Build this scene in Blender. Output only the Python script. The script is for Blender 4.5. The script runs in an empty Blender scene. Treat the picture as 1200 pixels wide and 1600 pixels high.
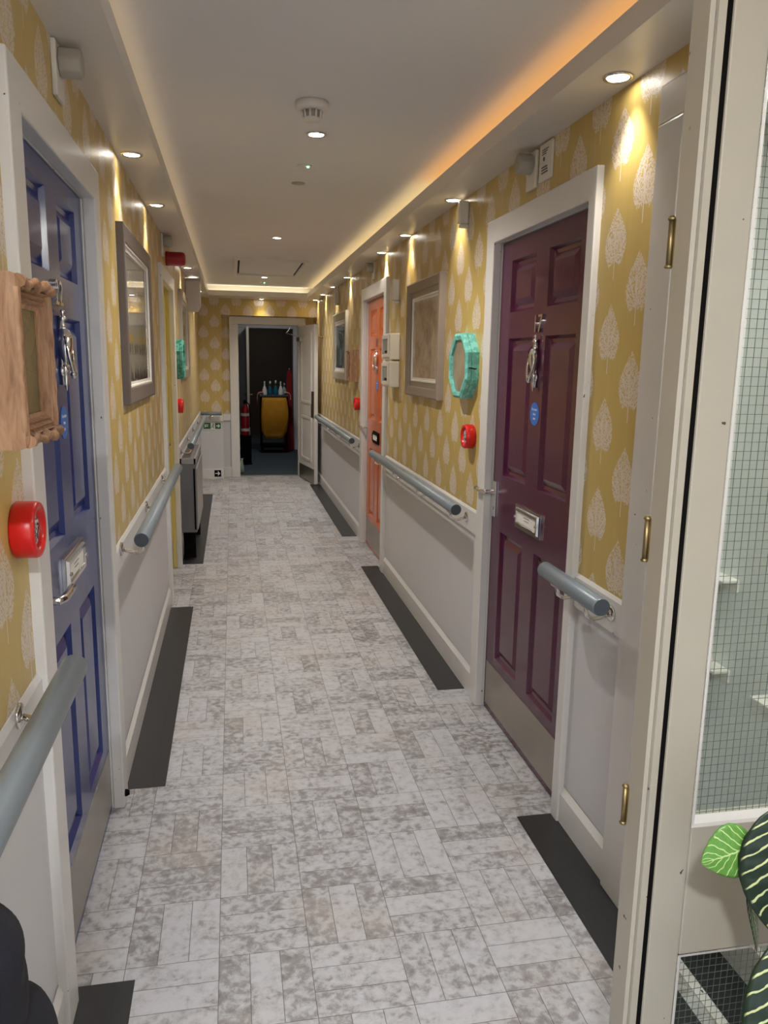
import bpy, bmesh, math, random
from mathutils import Vector, Matrix
from math import pi, sin, cos, radians
random.seed(7)
SC = bpy.context.scene
COL = SC.collection

# ---------------------------------------------------------------- camera
def cam_axes(yaw, pitch, roll):
    cy, sy, cp, sp = cos(yaw), sin(yaw), cos(pitch), sin(pitch)
    f = Vector((sy*cp, cy*cp, -sp)); r = Vector((cy, -sy, 0)); u = r.cross(f)
    c, s = cos(roll), sin(roll)
    return c*r+s*u, -s*r+c*u, f
cd = bpy.data.cameras.new('camera'); cam = bpy.data.objects.new('camera', cd); COL.objects.link(cam)
r_, u_, f_ = cam_axes(radians(10.986), radians(10.832), radians(1.0))
cam.matrix_world = Matrix(((r_.x, u_.x, -f_.x, 0), (r_.y, u_.y, -f_.y, 0), (r_.z, u_.z, -f_.z, 1.5), (0, 0, 0, 1)))
cd.sensor_fit = 'VERTICAL'; cd.sensor_height = 36; cd.lens = 1222.235*36/1600; cd.clip_start = .02
SC.camera = cam
# ---------------------------------------------------------------- world and exposure
SC.view_settings.view_transform = 'Standard'; SC.view_settings.look = 'None'
SC.view_settings.gamma = 1; SC.view_settings.use_curve_mapping = False
SC.view_settings.exposure = 1.15
W = bpy.data.worlds.new('world'); SC.world = W; W.use_nodes = True
W.node_tree.nodes['Background'].inputs[0].default_value = (.86, .92, 1.0, 1)
W.node_tree.nodes['Background'].inputs[1].default_value = 0.8
def area_light(name, loc, rot, sx, sy, power, col):
    l = bpy.data.lights.new(name, 'AREA'); l.shape = 'RECTANGLE'; l.size = sx; l.size_y = sy
    l.energy = power; l.color = col
    o = bpy.data.objects.new(name, l); COL.objects.link(o); o.location = loc; o.rotation_euler = rot
    return o
area_light('lobby_ceiling_light', (-.2, -.62, 2.34), (0, 0, 0), .13, .13, 24, (.93, .97, 1.0))

SPOT_W = 6.0      # power of the small downlights
SPOT_COLS = [(1, .93, .83), (1, .84, .58)]
COVE_E = 2.6     # strength of the light strip in the ceiling cove

# ---------------------------------------------------------------- node helpers
def new_mat(name):
    m = bpy.data.materials.new(name); m.use_nodes = True
    return m, m.node_tree, m.node_tree.nodes['Principled BSDF']
def srgb(r, g, b):
    f = lambda c: (c/255/12.92) if c/255 <= .04045 else ((c/255+.055)/1.055)**2.4
    return (f(r), f(g), f(b), 1)
class N:
    def __init__(s, nt): s.nt = nt
    def link(s, a, b): s.nt.links.new(a, b)
    def m(s, op, a, b=None, c=None):
        n = s.nt.nodes.new('ShaderNodeMath'); n.operation = op
        for i, v in enumerate((a, b, c)):
            if v is None: continue
            if isinstance(v, (int, float)): n.inputs[i].default_value = v
            else: s.link(v, n.inputs[i])
        return n.outputs[0]
    def sep(s, kind='Object'):
        t = s.nt.nodes.new('ShaderNodeTexCoord'); x = s.nt.nodes.new('ShaderNodeSeparateXYZ')
        s.link(t.outputs[kind], x.inputs[0]); return x.outputs
    def coord(s, kind='Object'): return s.nt.nodes.new('ShaderNodeTexCoord').outputs[kind]
    def comb(s, x, y, z=0):
        n = s.nt.nodes.new('ShaderNodeCombineXYZ')
        for i, v in enumerate((x, y, z)):
            if isinstance(v, (int, float)): n.inputs[i].default_value = v
            else: s.link(v, n.inputs[i])
        return n.outputs[0]
    def noise(s, vec, scale, detail=2, rough=.5, dist=0, out=0):
        n = s.nt.nodes.new('ShaderNodeTexNoise'); n.inputs['Scale'].default_value = scale
        n.inputs['Detail'].default_value = detail; n.inputs['Roughness'].default_value = rough
        n.inputs['Distortion'].default_value = dist
        if vec is not None: s.link(vec, n.inputs['Vector'])
        return n.outputs[out]
    def voro(s, vec, scale, out='Distance', feat='F1'):
        n = s.nt.nodes.new('ShaderNodeTexVoronoi'); n.feature = feat; n.inputs['Scale'].default_value = scale
        if vec is not None: s.link(vec, n.inputs['Vector'])
        return n.outputs[out]
    def white(s, vec):
        n = s.nt.nodes.new('ShaderNodeTexWhiteNoise'); s.link(vec, n.inputs['Vector']); return n.outputs['Value']
    def step(s, v, a, b):        # smooth 0..1 between a and b
        n = s.nt.nodes.new('ShaderNodeMapRange'); n.interpolation_type = 'SMOOTHSTEP'
        s.link(v, n.inputs[0]); n.inputs[1].default_value = a; n.inputs[2].default_value = b; return n.outputs[0]
    def mix(s, f, a, b):
        n = s.nt.nodes.new('ShaderNodeMix'); n.data_type = 'RGBA'
        if isinstance(f, (int, float)): n.inputs[0].default_value = f
        else: s.link(f, n.inputs[0])
        for i, v in ((6, a), (7, b)):
            if isinstance(v, tuple): n.inputs[i].default_value = v
            else: s.link(v, n.inputs[i])
        return n.outputs[2]
    def ramp(s, f, stops):
        n = s.nt.nodes.new('ShaderNodeValToRGB'); s.link(f, n.inputs[0]); e = n.color_ramp.elements
        e[0].position, e[0].color = stops[0]; e[1].position, e[1].color = stops[-1]
        for p, c in stops[1:-1]:
            k = e.new(p); k.color = c
        return n.outputs[0]
    def bump(s, h, strength, dist, bsdf):
        n = s.nt.nodes.new('ShaderNodeBump'); n.inputs['Strength'].default_value = strength
        n.inputs['Distance'].default_value = dist; s.link(h, n.inputs['Height']); s.link(n.outputs[0], bsdf.inputs['Normal'])

def paint(name, col, rough=.45, var=.04, bump=.0, metal=0, spec=.5, grain=False, coat=0, chips=False):
    m, nt, b = new_mat(name); n = N(nt)
    v = n.noise(n.coord(), 9, 3)
    dark = tuple(c*(1-var*2) for c in col[:3])+(1,)
    lite = tuple(min(1, c*(1+var)) for c in col[:3])+(1,)
    base = n.mix(v, dark, lite)
    if chips:
        c1 = n.step(n.noise(n.coord(), 55, 2), .735, .75); c2 = n.step(n.noise(n.coord(), 5, 1), .5, .56)
        base = n.mix(n.m('MULTIPLY', c1, c2), base, srgb(70, 60, 52))
    n.link(base, b.inputs['Base Color'])
    b.inputs['Roughness'].default_value = rough; b.inputs['Metallic'].default_value = metal
    b.inputs['Specular IOR Level'].default_value = spec; b.inputs['Coat Weight'].default_value = coat
    b.inputs['Coat Roughness'].default_value = .08
    if grain:
        x = n.sep(); g = n.noise(n.comb(n.m('MULTIPLY', x[0], 60), n.m('MULTIPLY', x[1], 60), n.m('MULTIPLY', x[2], 3)), 3, 3)
        n.bump(g, .25, .0012, b)
    elif bump: n.bump(n.noise(n.coord(), 120, 2), bump, .001, b)
    return m
def emit(name, col, e):
    m, nt, b = new_mat(name); b.inputs['Emission Color'].default_value = col; b.inputs['Emission Strength'].default_value = e
    b.inputs['Base Color'].default_value = (.8, .8, .8, 1); return m

WHITE = paint('white_gloss_paint', srgb(212, 209, 206), .30, .02, chips=True)
CEIL = paint('ceiling_emulsion', srgb(222, 220, 220), .8, .01)
SOFF = paint('soffit_paint', srgb(212, 207, 202), .35, .01)
GREYP = paint('pale_grey_wall_paint', srgb(200, 198, 200), .42, .02)
CREAM = paint('cream_gloss_paint', srgb(174, 168, 156), .32, .03, chips=True)
PURPLE = paint('purple_gloss_paint', srgb(78, 30, 56), .16, .05, grain=True, spec=.6)
BLUE = paint('blue_gloss_paint', srgb(36, 49, 110), .16, .05, grain=True, spec=.6)
ORANGE = paint('orange_gloss_paint', srgb(192, 100, 60), .2, .05, grain=True)
YELLOW = paint('yellow_gloss_paint', srgb(214, 190, 62), .25, .04, grain=True)
PALEY = paint('pale_yellow_paint', srgb(214, 196, 120), .35, .03)
STEEL = paint('brushed_steel', srgb(176, 168, 158), .34, .06, metal=1)
CHROME = paint('polished_chrome', srgb(220, 216, 212), .12, .02, metal=1)
BRASS = paint('aged_brass', srgb(160, 142, 104), .45, .1, metal=1)
RAIL = paint('grey_handrail_plastic', srgb(116, 126, 134), .33, .02)
RAILEND = paint('dark_end_cap', srgb(64, 70, 78), .5, .02)
RED = paint('red_plastic', srgb(206, 26, 24), .3, .02)
DRED = paint('dark_red_plastic', srgb(150, 14, 26), .22, .02)
BLACK = paint('black_rubber', srgb(14, 12, 12), .9, .05, spec=.1)
WPLAST = paint('white_plastic', srgb(215, 210, 202), .4, .01)
GPLAST = paint('shaded_grey_plastic', srgb(160, 154, 142), .5, .01)
DGREY = paint('dark_grey_metal', srgb(104, 104, 106), .45, .03)
LGREY = paint('light_grey_metal', srgb(150, 148, 146), .4, .03)
FRAMEG = paint('grey_picture_frame', srgb(104, 94, 90), .42, .05, grain=True)
FRAMEB = paint('taupe_picture_frame', srgb(140, 126, 114), .38, .05, grain=True)
FRAMES = paint('silver_picture_frame', srgb(176, 168, 150), .34, .06)
MOUNT = paint('white_mount_board', srgb(222, 216, 208), .6, .01)
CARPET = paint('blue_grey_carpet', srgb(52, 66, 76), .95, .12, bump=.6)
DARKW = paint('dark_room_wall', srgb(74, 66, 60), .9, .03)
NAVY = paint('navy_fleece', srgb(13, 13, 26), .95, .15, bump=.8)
LAMP = emit('lamp_lens', (1, .95, .86, 1), 14)
GLED = emit('green_led', (.1, 1, .5, 1), 6)
CARD = paint('white_card', srgb(225, 222, 216), .6, .01)
INK = paint('printed_grey_ink', srgb(90, 88, 90), .6, .01)

def wallpaper(name, axis, top_a, ztop, pw=.282, ph=.2606):
    m, nt, b = new_mat(name); n = N(nt); x = n.sep()
    u, z = x[axis], x[2]
    jit = n.noise(n.comb(u, z), 150, 2)
    jm = n.m('MULTIPLY', n.m('SUBTRACT', jit, .5), .012)
    spk = n.voro(n.comb(u, z), 210)
    spk2 = n.noise(n.comb(n.m('ADD', u, 5.0), z), 260, 2)
    masks = []
    for k in (0, .5):
        a = n.m('MULTIPLY', n.m('SUBTRACT', n.m('FRACT', n.m('ADD', n.m('DIVIDE', n.m('SUBTRACT', u, top_a), pw), .5+k)), .5), pw)
        bb = n.m('MULTIPLY', n.m('FRACT', n.m('ADD', n.m('DIVIDE', n.m('SUBTRACT', ztop, z), ph), k)), ph)
        aa = n.m('ABSOLUTE', a)
        t = n.m('MINIMUM', n.m('DIVIDE', bb, .158), 1)
        w1 = n.m('POWER', n.m('SINE', n.m('MULTIPLY', n.m('MINIMUM', n.m('DIVIDE', t, .66), 1), pi/2)), 1.15)
        w2 = n.m('SUBTRACT', 1, n.m('MULTIPLY', n.m('POWER', n.m('MAXIMUM', n.m('DIVIDE', n.m('SUBTRACT', t, .62), .38), 0), 2.2), .42))
        w = n.m('MULTIPLY', n.m('MULTIPLY', w1, w2), .062)
        inside = n.step(n.m('SUBTRACT', n.m('ADD', w, jm), aa), -.001, .003)
        inside = n.m('MULTIPLY', inside, n.m('LESS_THAN', n.m('SUBTRACT', n.m('ADD', bb, n.m('MULTIPLY', jm, 3)), n.m('MULTIPLY', aa, .35)), .148))
        dots = n.m('MAXIMUM', n.step(n.m('SUBTRACT', .58, spk), -.06, .08), n.m('GREATER_THAN', spk2, .62))
        # branches fanning from the trunk
        ang = n.m('ARCTAN2', a, n.m('SUBTRACT', .150, bb))
        rad = n.m('SQRT', n.m('ADD', n.m('MULTIPLY', a, a), n.m('POWER', n.m('SUBTRACT', .150, bb), 2)))
        br = n.m('GREATER_THAN', n.m('SINE', n.m('MULTIPLY', ang, 15)), .72)
        br = n.m('MULTIPLY', br, n.m('LESS_THAN', rad, .085))
        fill = n.m('MAXIMUM', dots, br)
        trunk = n.m('MULTIPLY', n.m('LESS_THAN', aa, n.m('ADD', .0016, n.m('MULTIPLY', bb, .003))), n.m('MULTIPLY', n.m('GREATER_THAN', bb, .05), n.m('LESS_THAN', bb, .197)))
        masks.append(n.m('MAXIMUM', n.m('MULTIPLY', inside, fill), trunk))
    mk = n.m('MAXIMUM', masks[0], masks[1])
    gold = n.mix(n.noise(n.comb(n.m('MULTIPLY', u, 30), z), 2, 2), srgb(184, 157, 88), srgb(196, 170, 102))
    n.link(n.mix(n.m('MULTIPLY', mk, .9), gold, srgb(214, 202, 192)), b.inputs['Base Color'])
    b.inputs['Roughness'].default_value = .38; b.inputs['Specular IOR Level'].default_value = .5
    n.bump(mk, .25, .0006, b)
    return m
WPR = wallpaper('tree_wallpaper_right', 1, 2.122, 2.196)
WPL = wallpaper('tree_wallpaper_left', 1, 1.589, 1.836)
WPE = wallpaper('tree_wallpaper_end', 0, -.342, 1.919, .272, .262)

def floor_mat():
    m, nt, b = new_mat('basket_weave_vinyl'); n = N(nt); x = n.sep()
    S = .2295
    fx = n.m('DIVIDE', n.m('SUBTRACT', x[0], .169-10*S), S); fy = n.m('DIVIDE', n.m('SUBTRACT', x[1], 1.561-12*S), S)
    cx, cy = n.m('FLOOR', fx), n.m('FLOOR', fy)
    par = n.m('MODULO', n.m('ADD', cx, cy), 2)            # 0: planks along x
    ux, uy = n.m('FRACT', fx), n.m('FRACT', fy)
    px, py = n.m('MULTIPLY', ux, 3), n.m('MULTIPLY', uy, 3)
    inv = n.m('SUBTRACT', 1, par)
    across = n.m('ADD', n.m('MULTIPLY', py, inv), n.m('MULTIPLY', px, par))
    along = n.m('ADD', n.m('MULTIPLY', ux, inv), n.m('MULTIPLY', uy, par))
    pid = n.m('FLOOR', across); fr = n.m('FRACT', across)
    e1 = n.m('MINIMUM', fr, n.m('SUBTRACT', 1, fr)); e2 = n.m('MULTIPLY', n.m('MINIMUM', along, n.m('SUBTRACT', 1, along)), 3)
    edge = n.m('MINIMUM', e1, e2)
    line = n.m('SUBTRACT', 1, n.step(edge, .006, .018))
    rnd = n.white(n.comb(cx, cy, pid))
    rnd2 = n.white(n.comb(cy, cx, n.m('ADD', pid, 7.3)))
    vec = n.comb(n.m('ADD', x[0], n.m('MULTIPLY', rnd, 13)), n.m('ADD', x[1], n.m('MULTIPLY', rnd, 7)))
    blot = n.noise(vec, 36, 6, .66, .25)
    big = n.noise(vec, 9, 3, .5)
    f = n.m('ADD', n.m('MULTIPLY', blot, .7), n.m('MULTIPLY', big, .3))
    thr = n.m('ADD', f, n.m('MULTIPLY', n.m('SUBTRACT', rnd2, .5), .13))
    base = n.ramp(thr, [(.30, srgb(114, 110, 110)), (.42, srgb(138, 135, 136)), (.49, srgb(165, 164, 167)), (.58, srgb(178, 178, 182)), (1, srgb(190, 191, 195))])
    tint = n.noise(n.coord(), 3, 2)
    base = n.mix(n.m('MULTIPLY', n.step(tint, .5, .75), .35), base, srgb(178, 165, 152))
    col = n.mix(n.m('MULTIPLY', line, .8), base, srgb(74, 70, 68))
    n.link(col, b.inputs['Base Color']); b.inputs['Roughness'].default_value = .42
    b.inputs['Specular IOR Level'].default_value = .4
    n.bump(n.m('SUBTRACT', 1, line), .3, .001, b)
    return m
FLOORM = floor_mat()
def strip_mat():
    m, nt, b = new_mat('charcoal_plank_vinyl'); n = N(nt); x = n.sep()
    g = n.noise(n.comb(n.m('MULTIPLY', x[0], 40), n.m('MULTIPLY', x[1], 8)), 2, 4)
    fy = n.m('FRACT', n.m('DIVIDE', x[1], .2295)); fx = n.m('FRACT', n.m('DIVIDE', x[0], .0765))
    ln = n.m('MINIMUM', n.step(fy, .0, .012), n.step(fx, 0, .03))
    n.link(n.mix(ln, srgb(14, 14, 14), n.mix(g, srgb(27, 27, 29), srgb(40, 40, 43))), b.inputs['Base Color'])
    b.inputs['Roughness'].default_value = .4; return m
STRIP = strip_mat()

def wood_mat():
    m, nt, b = new_mat('carved_brown_wood'); n = N(nt); x = n.sep()
    v = n.noise(n.comb(n.m('MULTIPLY', x[0], 20), n.m('MULTIPLY', x[1], 20), n.m('MULTIPLY', x[2], 4)), 4, 5, .6, .6)
    n.link(n.ramp(v, [(.25, srgb(104, 72, 48)), (.5, srgb(150, 112, 82)), (.8, srgb(178, 142, 112))]), b.inputs['Base Color'])
    b.inputs['Roughness'].default_value = .6; n.bump(v, .6, .002, b); return m
WOOD = wood_mat()
def speck_mat(name, c1, c2, scale, thr, rough=.45):
    m, nt, b = new_mat(name); n = N(nt)
    v = n.noise(n.coord(), scale, 3)
    n.link(n.mix(n.step(v, thr-.03, thr+.03), c1, c2), b.inputs['Base Color']); b.inputs['Roughness'].default_value = rough; return m
TEAL = speck_mat('distressed_teal_paint', srgb(96, 172, 160), srgb(124, 200, 190), 40, .5)
TEALD = speck_mat('mottled_green_paint', srgb(44, 130, 110), srgb(96, 168, 150), 45, .5)
GRILLE = speck_mat('speckled_sounder_grille', srgb(30, 26, 28), srgb(225, 220, 220), 130, .5)

def glass_mat(name, tint, alpha):
    m, nt, b = new_mat(name); out = nt.nodes['Material Output']
    tr = nt.nodes.new('ShaderNodeBsdfTransparent'); tr.inputs[0].default_value = tint
    gl = nt.nodes.new('ShaderNodeBsdfGlossy'); gl.inputs['Roughness'].default_value = .02
    fr = nt.nodes.new('ShaderNodeFresnel'); fr.inputs[0].default_value = 1.5
    mx = nt.nodes.new('ShaderNodeMixShader'); mul = nt.nodes.new('ShaderNodeMath'); mul.operation = 'MULTIPLY'; mul.inputs[1].default_value = alpha
    ge = nt.nodes.new('ShaderNodeNewGeometry'); sb = nt.nodes.new('ShaderNodeMath'); sb.operation = 'SUBTRACT'; sb.inputs[0].default_value = 1
    nt.links.new(ge.outputs['Backfacing'], sb.inputs[1]); m2 = nt.nodes.new('ShaderNodeMath'); m2.operation = 'MULTIPLY'
    nt.links.new(fr.outputs[0], m2.inputs[0]); nt.links.new(sb.outputs[0], m2.inputs[1]); nt.links.new(m2.outputs[0], mul.inputs[0]); nt.links.new(mul.outputs[0], mx.inputs[0])
    nt.links.new(tr.outputs[0], mx.inputs[1]); nt.links.new(gl.outputs[0], mx.inputs[2]); nt.links.new(mx.outputs[0], out.inputs[0])
    nt.nodes.remove(b); return m
GLASS = glass_mat('clear_glass', (.93, .97, .95, 1), 1.0)

def leaf_mat(name, dark, mid, vein, freq, wv):
    m, nt, b = new_mat(name); n = N(nt)
    uv = n.sep('UV')
    s = n.m('SUBTRACT', uv[0], .5); a = n.m('ABSOLUTE', s)
    ph = n.m('SUBTRACT', n.m('MULTIPLY', uv[1], freq), n.m('MULTIPLY', n.m('POWER', n.m('MULTIPLY', a, 2), .8), 2.4))
    ph = n.m('ADD', ph, n.m('MULTIPLY', n.noise(n.coord('UV'), 9, 2), .35))
    fr = n.m('ABSOLUTE', n.m('SUBTRACT', n.m('FRACT', ph), .5))
    st = n.m('SUBTRACT', 1, n.step(fr, wv*.5, wv))
    mr = n.m('SUBTRACT', 1, n.step(a, .008, .022))
    st = n.m('MULTIPLY', st, n.m('SUBTRACT', 1, n.step(a, .44, .485)))
    st = n.m('MAXIMUM', st, mr)
    base = n.mix(n.noise(n.coord('UV'), 14, 3), dark, mid)
    n.link(n.mix(st, base, vein), b.inputs['Base Color']); b.inputs['Roughness'].default_value = .35
    b.inputs['Subsurface Weight'].default_value = .0
    n.bump(st, .4, .001, b); return m
LEAFD = leaf_mat('dark_zebra_leaf', srgb(10, 28, 18), srgb(24, 48, 26), srgb(196, 206, 150), 10, .11)
LEAFL = leaf_mat('young_green_leaf', srgb(74, 128, 50), srgb(104, 158, 66), srgb(186, 212, 140), 7, .10)
STEM = paint('green_stem', srgb(120, 130, 60), .5, .1)

def canvas_mat(kind):
    m, nt, b = new_mat('painting_'+kind); n = N(nt); x = n.sep(); u, z = x[0], x[2]
    v = n.m('ADD', z, 0)
    if kind == 'reeds_landscape':      # z from -.27 to .27
        sky = n.ramp(n.step(n.m('ADD', z, n.m('MULTIPLY', n.noise(n.comb(u, z), 5, 4), .1)), -.1, .35), [(0, srgb(176, 168, 148)), (.5, srgb(160, 156, 148)), (1, srgb(120, 120, 116))])
        tree = n.step(n.m('SUBTRACT', n.noise(n.comb(u, z), 16, 5), n.m('MULTIPLY', n.m('ABSOLUTE', n.m('ADD', z, .08)), 2.6)), .42, .56)
        c = n.mix(tree, sky, srgb(196, 160, 60))
        ground = n.step(n.m('SUBTRACT', -.13, n.m('ADD', z, n.m('MULTIPLY', n.noise(n.comb(u, z), 20, 3), .02))), -.01, .01)
        c = n.mix(ground, c, srgb(178, 168, 150))
        hor = n.m('MULTIPLY', n.step(n.m('SUBTRACT', .035, n.m('ABSOLUTE', n.m('ADD', z, .12))), 0, .03), n.step(n.noise(n.comb(n.m('MULTIPLY', u, 6), z), 12, 4), .4, .6))
        c = n.mix(hor, c, srgb(70, 64, 56))
        reed = n.noise(n.comb(n.m('MULTIPLY', u, 30), n.m('MULTIPLY', z, 3)), 2, 4)
        rm = n.step(n.m('ADD', reed, n.m('MULTIPLY', n.m('SUBTRACT', -.19, z), 4)), .5, .7)
        c = n.mix(rm, c, srgb(58, 48, 44))
    elif kind == 'faded_brown_print':
        c = n.ramp(n.noise(n.comb(u, z), 9, 6, .6, .8), [(.3, srgb(128, 108, 92)), (.5, srgb(172, 154, 138)), (.75, srgb(198, 184, 168))])
        c = n.mix(n.step(z, -.19, -.2), srgb(196, 180, 150), c) if False else c
    else:
        c = n.ramp(n.noise(n.comb(u, z), 7, 5, .6, .5), [(.3, srgb(40, 46, 50)), (.5, srgb(100, 116, 122)), (.72, srgb(190, 200, 205))])
    n.link(c, b.inputs['Base Color']); b.inputs['Roughness'].default_value = .5
    b.inputs['Coat Weight'].default_value = 1; b.inputs['Coat Roughness'].default_value = .02
    return m

# ---------------------------------------------------------------- mesh helpers
class MB:
    def __init__(s): s.bm = bmesh.new(); s.uv = None
    def quad(s, pts, mi=0):
        f = s.bm.faces.new([s.bm.verts.new(p) for p in pts]); f.material_index = mi; return f
    def box(s, x0, x1, y0, y1, z0, z1, mi=0):
        v = [s.bm.verts.new((x, y, z)) for x in (x0, x1) for y in (y0, y1) for z in (z0, z1)]
        for q in ((0, 1, 3, 2), (4, 6, 7, 5), (0, 4, 5, 1), (2, 3, 7, 6), (0, 2, 6, 4), (1, 5, 7, 3)):
            f = s.bm.faces.new([v[i] for i in q]); f.material_index = mi
        return s
    def prism(s, poly, ax, a0, a1, mi=0):      # polygon in the plane normal to axis ax
        def P(p, a):
            return {'x': (a, p[0], p[1]), 'y': (p[0], a, p[1]), 'z': (p[0], p[1], a)}[ax]
        A = [s.bm.verts.new(P(p, a0)) for p in poly]; B = [s.bm.verts.new(P(p, a1)) for p in poly]
        k = len(poly)
        fs = [s.bm.faces.new(A), s.bm.faces.new(B[::-1])]
        for i in range(k): fs.append(s.bm.faces.new((A[i], B[i], B[(i+1) % k], A[(i+1) % k])))
        for f in fs: f.material_index = mi
        return s
    def tube(s, pts, rad, seg=12, mi=0, cap=True, capmi=None):
        pts = [Vector(p) for p in pts]; n = len(pts)
        if isinstance(rad, (int, float)): rad = [rad]*n
        rings = []; up = None
        for i, p in enumerate(pts):
            d = (pts[min(i+1, n-1)]-pts[max(i-1, 0)]).normalized()
            if up is None: up = Vector((0, 0, 1)) if abs(d.z) < .9 else Vector((0, 1, 0))
            a = d.cross(up).normalized(); b = a.cross(d).normalized(); up = b
            rings.append([s.bm.verts.new(p+rad[i]*(cos(2*pi*k/seg)*a+sin(2*pi*k/seg)*b)) for k in range(seg)])
        for i in range(n-1):
            for k in range(seg):
                f = s.bm.faces.new((rings[i][k], rings[i][(k+1) % seg], rings[i+1][(k+1) % seg], rings[i+1][k])); f.material_index = mi; f.smooth = True
        if cap:
            for rg in (rings[0][::-1], rings[-1]):
                f = s.bm.faces.new(rg); f.material_index = mi if capmi is None else capmi
        return s
    def lathe(s, prof, c=(0, 0, 0), ax='z', seg=24, mi=0):      # prof: (radius, height) along axis ax
        c = Vector(c); rings = []
        def P(r, h, t):
            a, b = r*cos(t), r*sin(t)
            return c+Vector({'z': (a, b, h), 'y': (a, h, b), 'x': (h, a, b)}[ax])
        for r, h in prof:
            rings.append([s.bm.verts.new(P(max(r, 1e-5), h, 2*pi*k/seg)) for k in range(seg)])
        for i in range(len(prof)-1):
            for k in range(seg):
                f = s.bm.faces.new((rings[i][k], rings[i][(k+1) % seg], rings[i+1][(k+1) % seg], rings[i+1][k])); f.material_index = mi; f.smooth = True
        for rg in (rings[0], rings[-1]):
            f = s.bm.faces.new(rg); f.material_index = mi
        return s
    def rings(s, rects, mi=0, last=True):      # nested rectangles (x0,x1,z0,z1,y)
        R = [[s.bm.verts.new(p) for p in ((a, y, c), (b, y, c), (b, y, d), (a, y, d))] for a, b, c, d, y in rects]
        for i in range(len(R)-1):
            for k in range(4):
                s.bm.faces.new((R[i][k], R[i][(k+1) % 4], R[i+1][(k+1) % 4], R[i+1][k])).material_index = mi
        if last: s.bm.faces.new(R[-1]).material_index = mi
        return s
    def frame(s, x0, x1, z0, z1, w, prof, mi=0):      # picture-frame ring: prof = [(t 0..1 of w, y)]
        R = []
        for t, y in prof:
            i = w*t; R.append([s.bm.verts.new(p) for p in ((x0+i, y, z0+i), (x1-i, y, z0+i), (x1-i, y, z1-i), (x0+i, y, z1-i))])
        for i in range(len(R)-1):
            for k in range(4):
                s.bm.faces.new((R[i][k], R[i][(k+1) % 4], R[i+1][(k+1) % 4], R[i+1][k])).material_index = mi
        return s
    def text(s, body, size, loc, depth=.0006, mi=0, align='CENTER', font_shear=0):
        cu = bpy.data.curves.new('t', 'FONT'); cu.body = body; cu.size = size; cu.extrude = depth; cu.align_x = align; cu.shear = font_shear
        cu.resolution_u = 3
        o = bpy.data.objects.new('t', cu); COL.objects.link(o)
        dg = bpy.context.evaluated_depsgraph_get(); me = bpy.data.meshes.new_from_object(o.evaluated_get(dg))
        M = Matrix.Translation(loc) @ Matrix.Rotation(pi/2, 4, 'X')
        me.transform(M); n0 = len(s.bm.faces)
        s.bm.from_mesh(me); s.bm.faces.ensure_lookup_table()
        for f in s.bm.faces[n0:]: f.material_index = mi
        bpy.data.objects.remove(o); bpy.data.meshes.remove(me); bpy.data.curves.remove(cu)
        return s
    def build(s, name, mats, parent=None, bevel=0, smooth=False, recalc=True, seg=2):
        if recalc: bmesh.ops.recalc_face_normals(s.bm, faces=s.bm.faces)
        me = bpy.data.meshes.new(name); s.bm.to_mesh(me); s.bm.free()
        for m in (mats if isinstance(mats, (list, tuple)) else [mats]): me.materials.append(m)
        if smooth:
            for p in me.polygons: p.use_smooth = True
        o = bpy.data.objects.new(name, me); COL.objects.link(o)
        if parent is not None: o.parent = parent
        if bevel:
            b = o.modifiers.new('bevel', 'BEVEL'); b.width = bevel; b.segments = seg; b.limit_method = 'ANGLE'; b.angle_limit = radians(40)
        return o
def tag(o, label, cat, group=None, kind=None):
    o['label'] = label; o['category'] = cat
    if group: o['group'] = group
    if kind: o['kind'] = kind
    return o
def thing(name, label, cat, loc=(0, 0, 0), rz=0, group=None):
    o = bpy.data.objects.new(name, None); COL.objects.link(o); o.empty_display_size = .05
    o.location = loc; o.rotation_euler = (0, 0, rz); return tag(o, label, cat, group)
def struct(o, label=None):
    o['kind'] = 'structure'
    if label: o['label'] = label
    return o
def copy_tree(o, parent=None):
    c = o.copy(); COL.objects.link(c)
    if parent is not None: c.parent = parent
    for ch in list(o.children): copy_tree(ch, c)
    return c
RW, LW = -pi/2, pi/2        # rotations: local front is -y, local x runs to the viewer's right

# ---------------------------------------------------------------- structure
XR, XL, YE, ZS, ZC = 1.056, -.407, 10.13, 2.24, 2.36
Y0 = -1.4
mb = MB()
mb.box(-.60, 1.35, Y0, 10.40, -.06, 0)
struct(mb.build('floor', FLOORM), 'grey mottled vinyl floor laid in a basket weave pattern')
mb = MB(); mb.box(-1.2, 2.4, 10.40, 16.5, -.06, 0)
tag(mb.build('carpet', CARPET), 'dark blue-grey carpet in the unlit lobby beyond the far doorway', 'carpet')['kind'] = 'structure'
mb = MB(); mb.box(XL-.12, XR+.25, Y0, 10.3, ZC, ZC+.08); struct(mb.build('ceiling', CEIL), 'plain off-white ceiling inside the lit cove')

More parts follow.
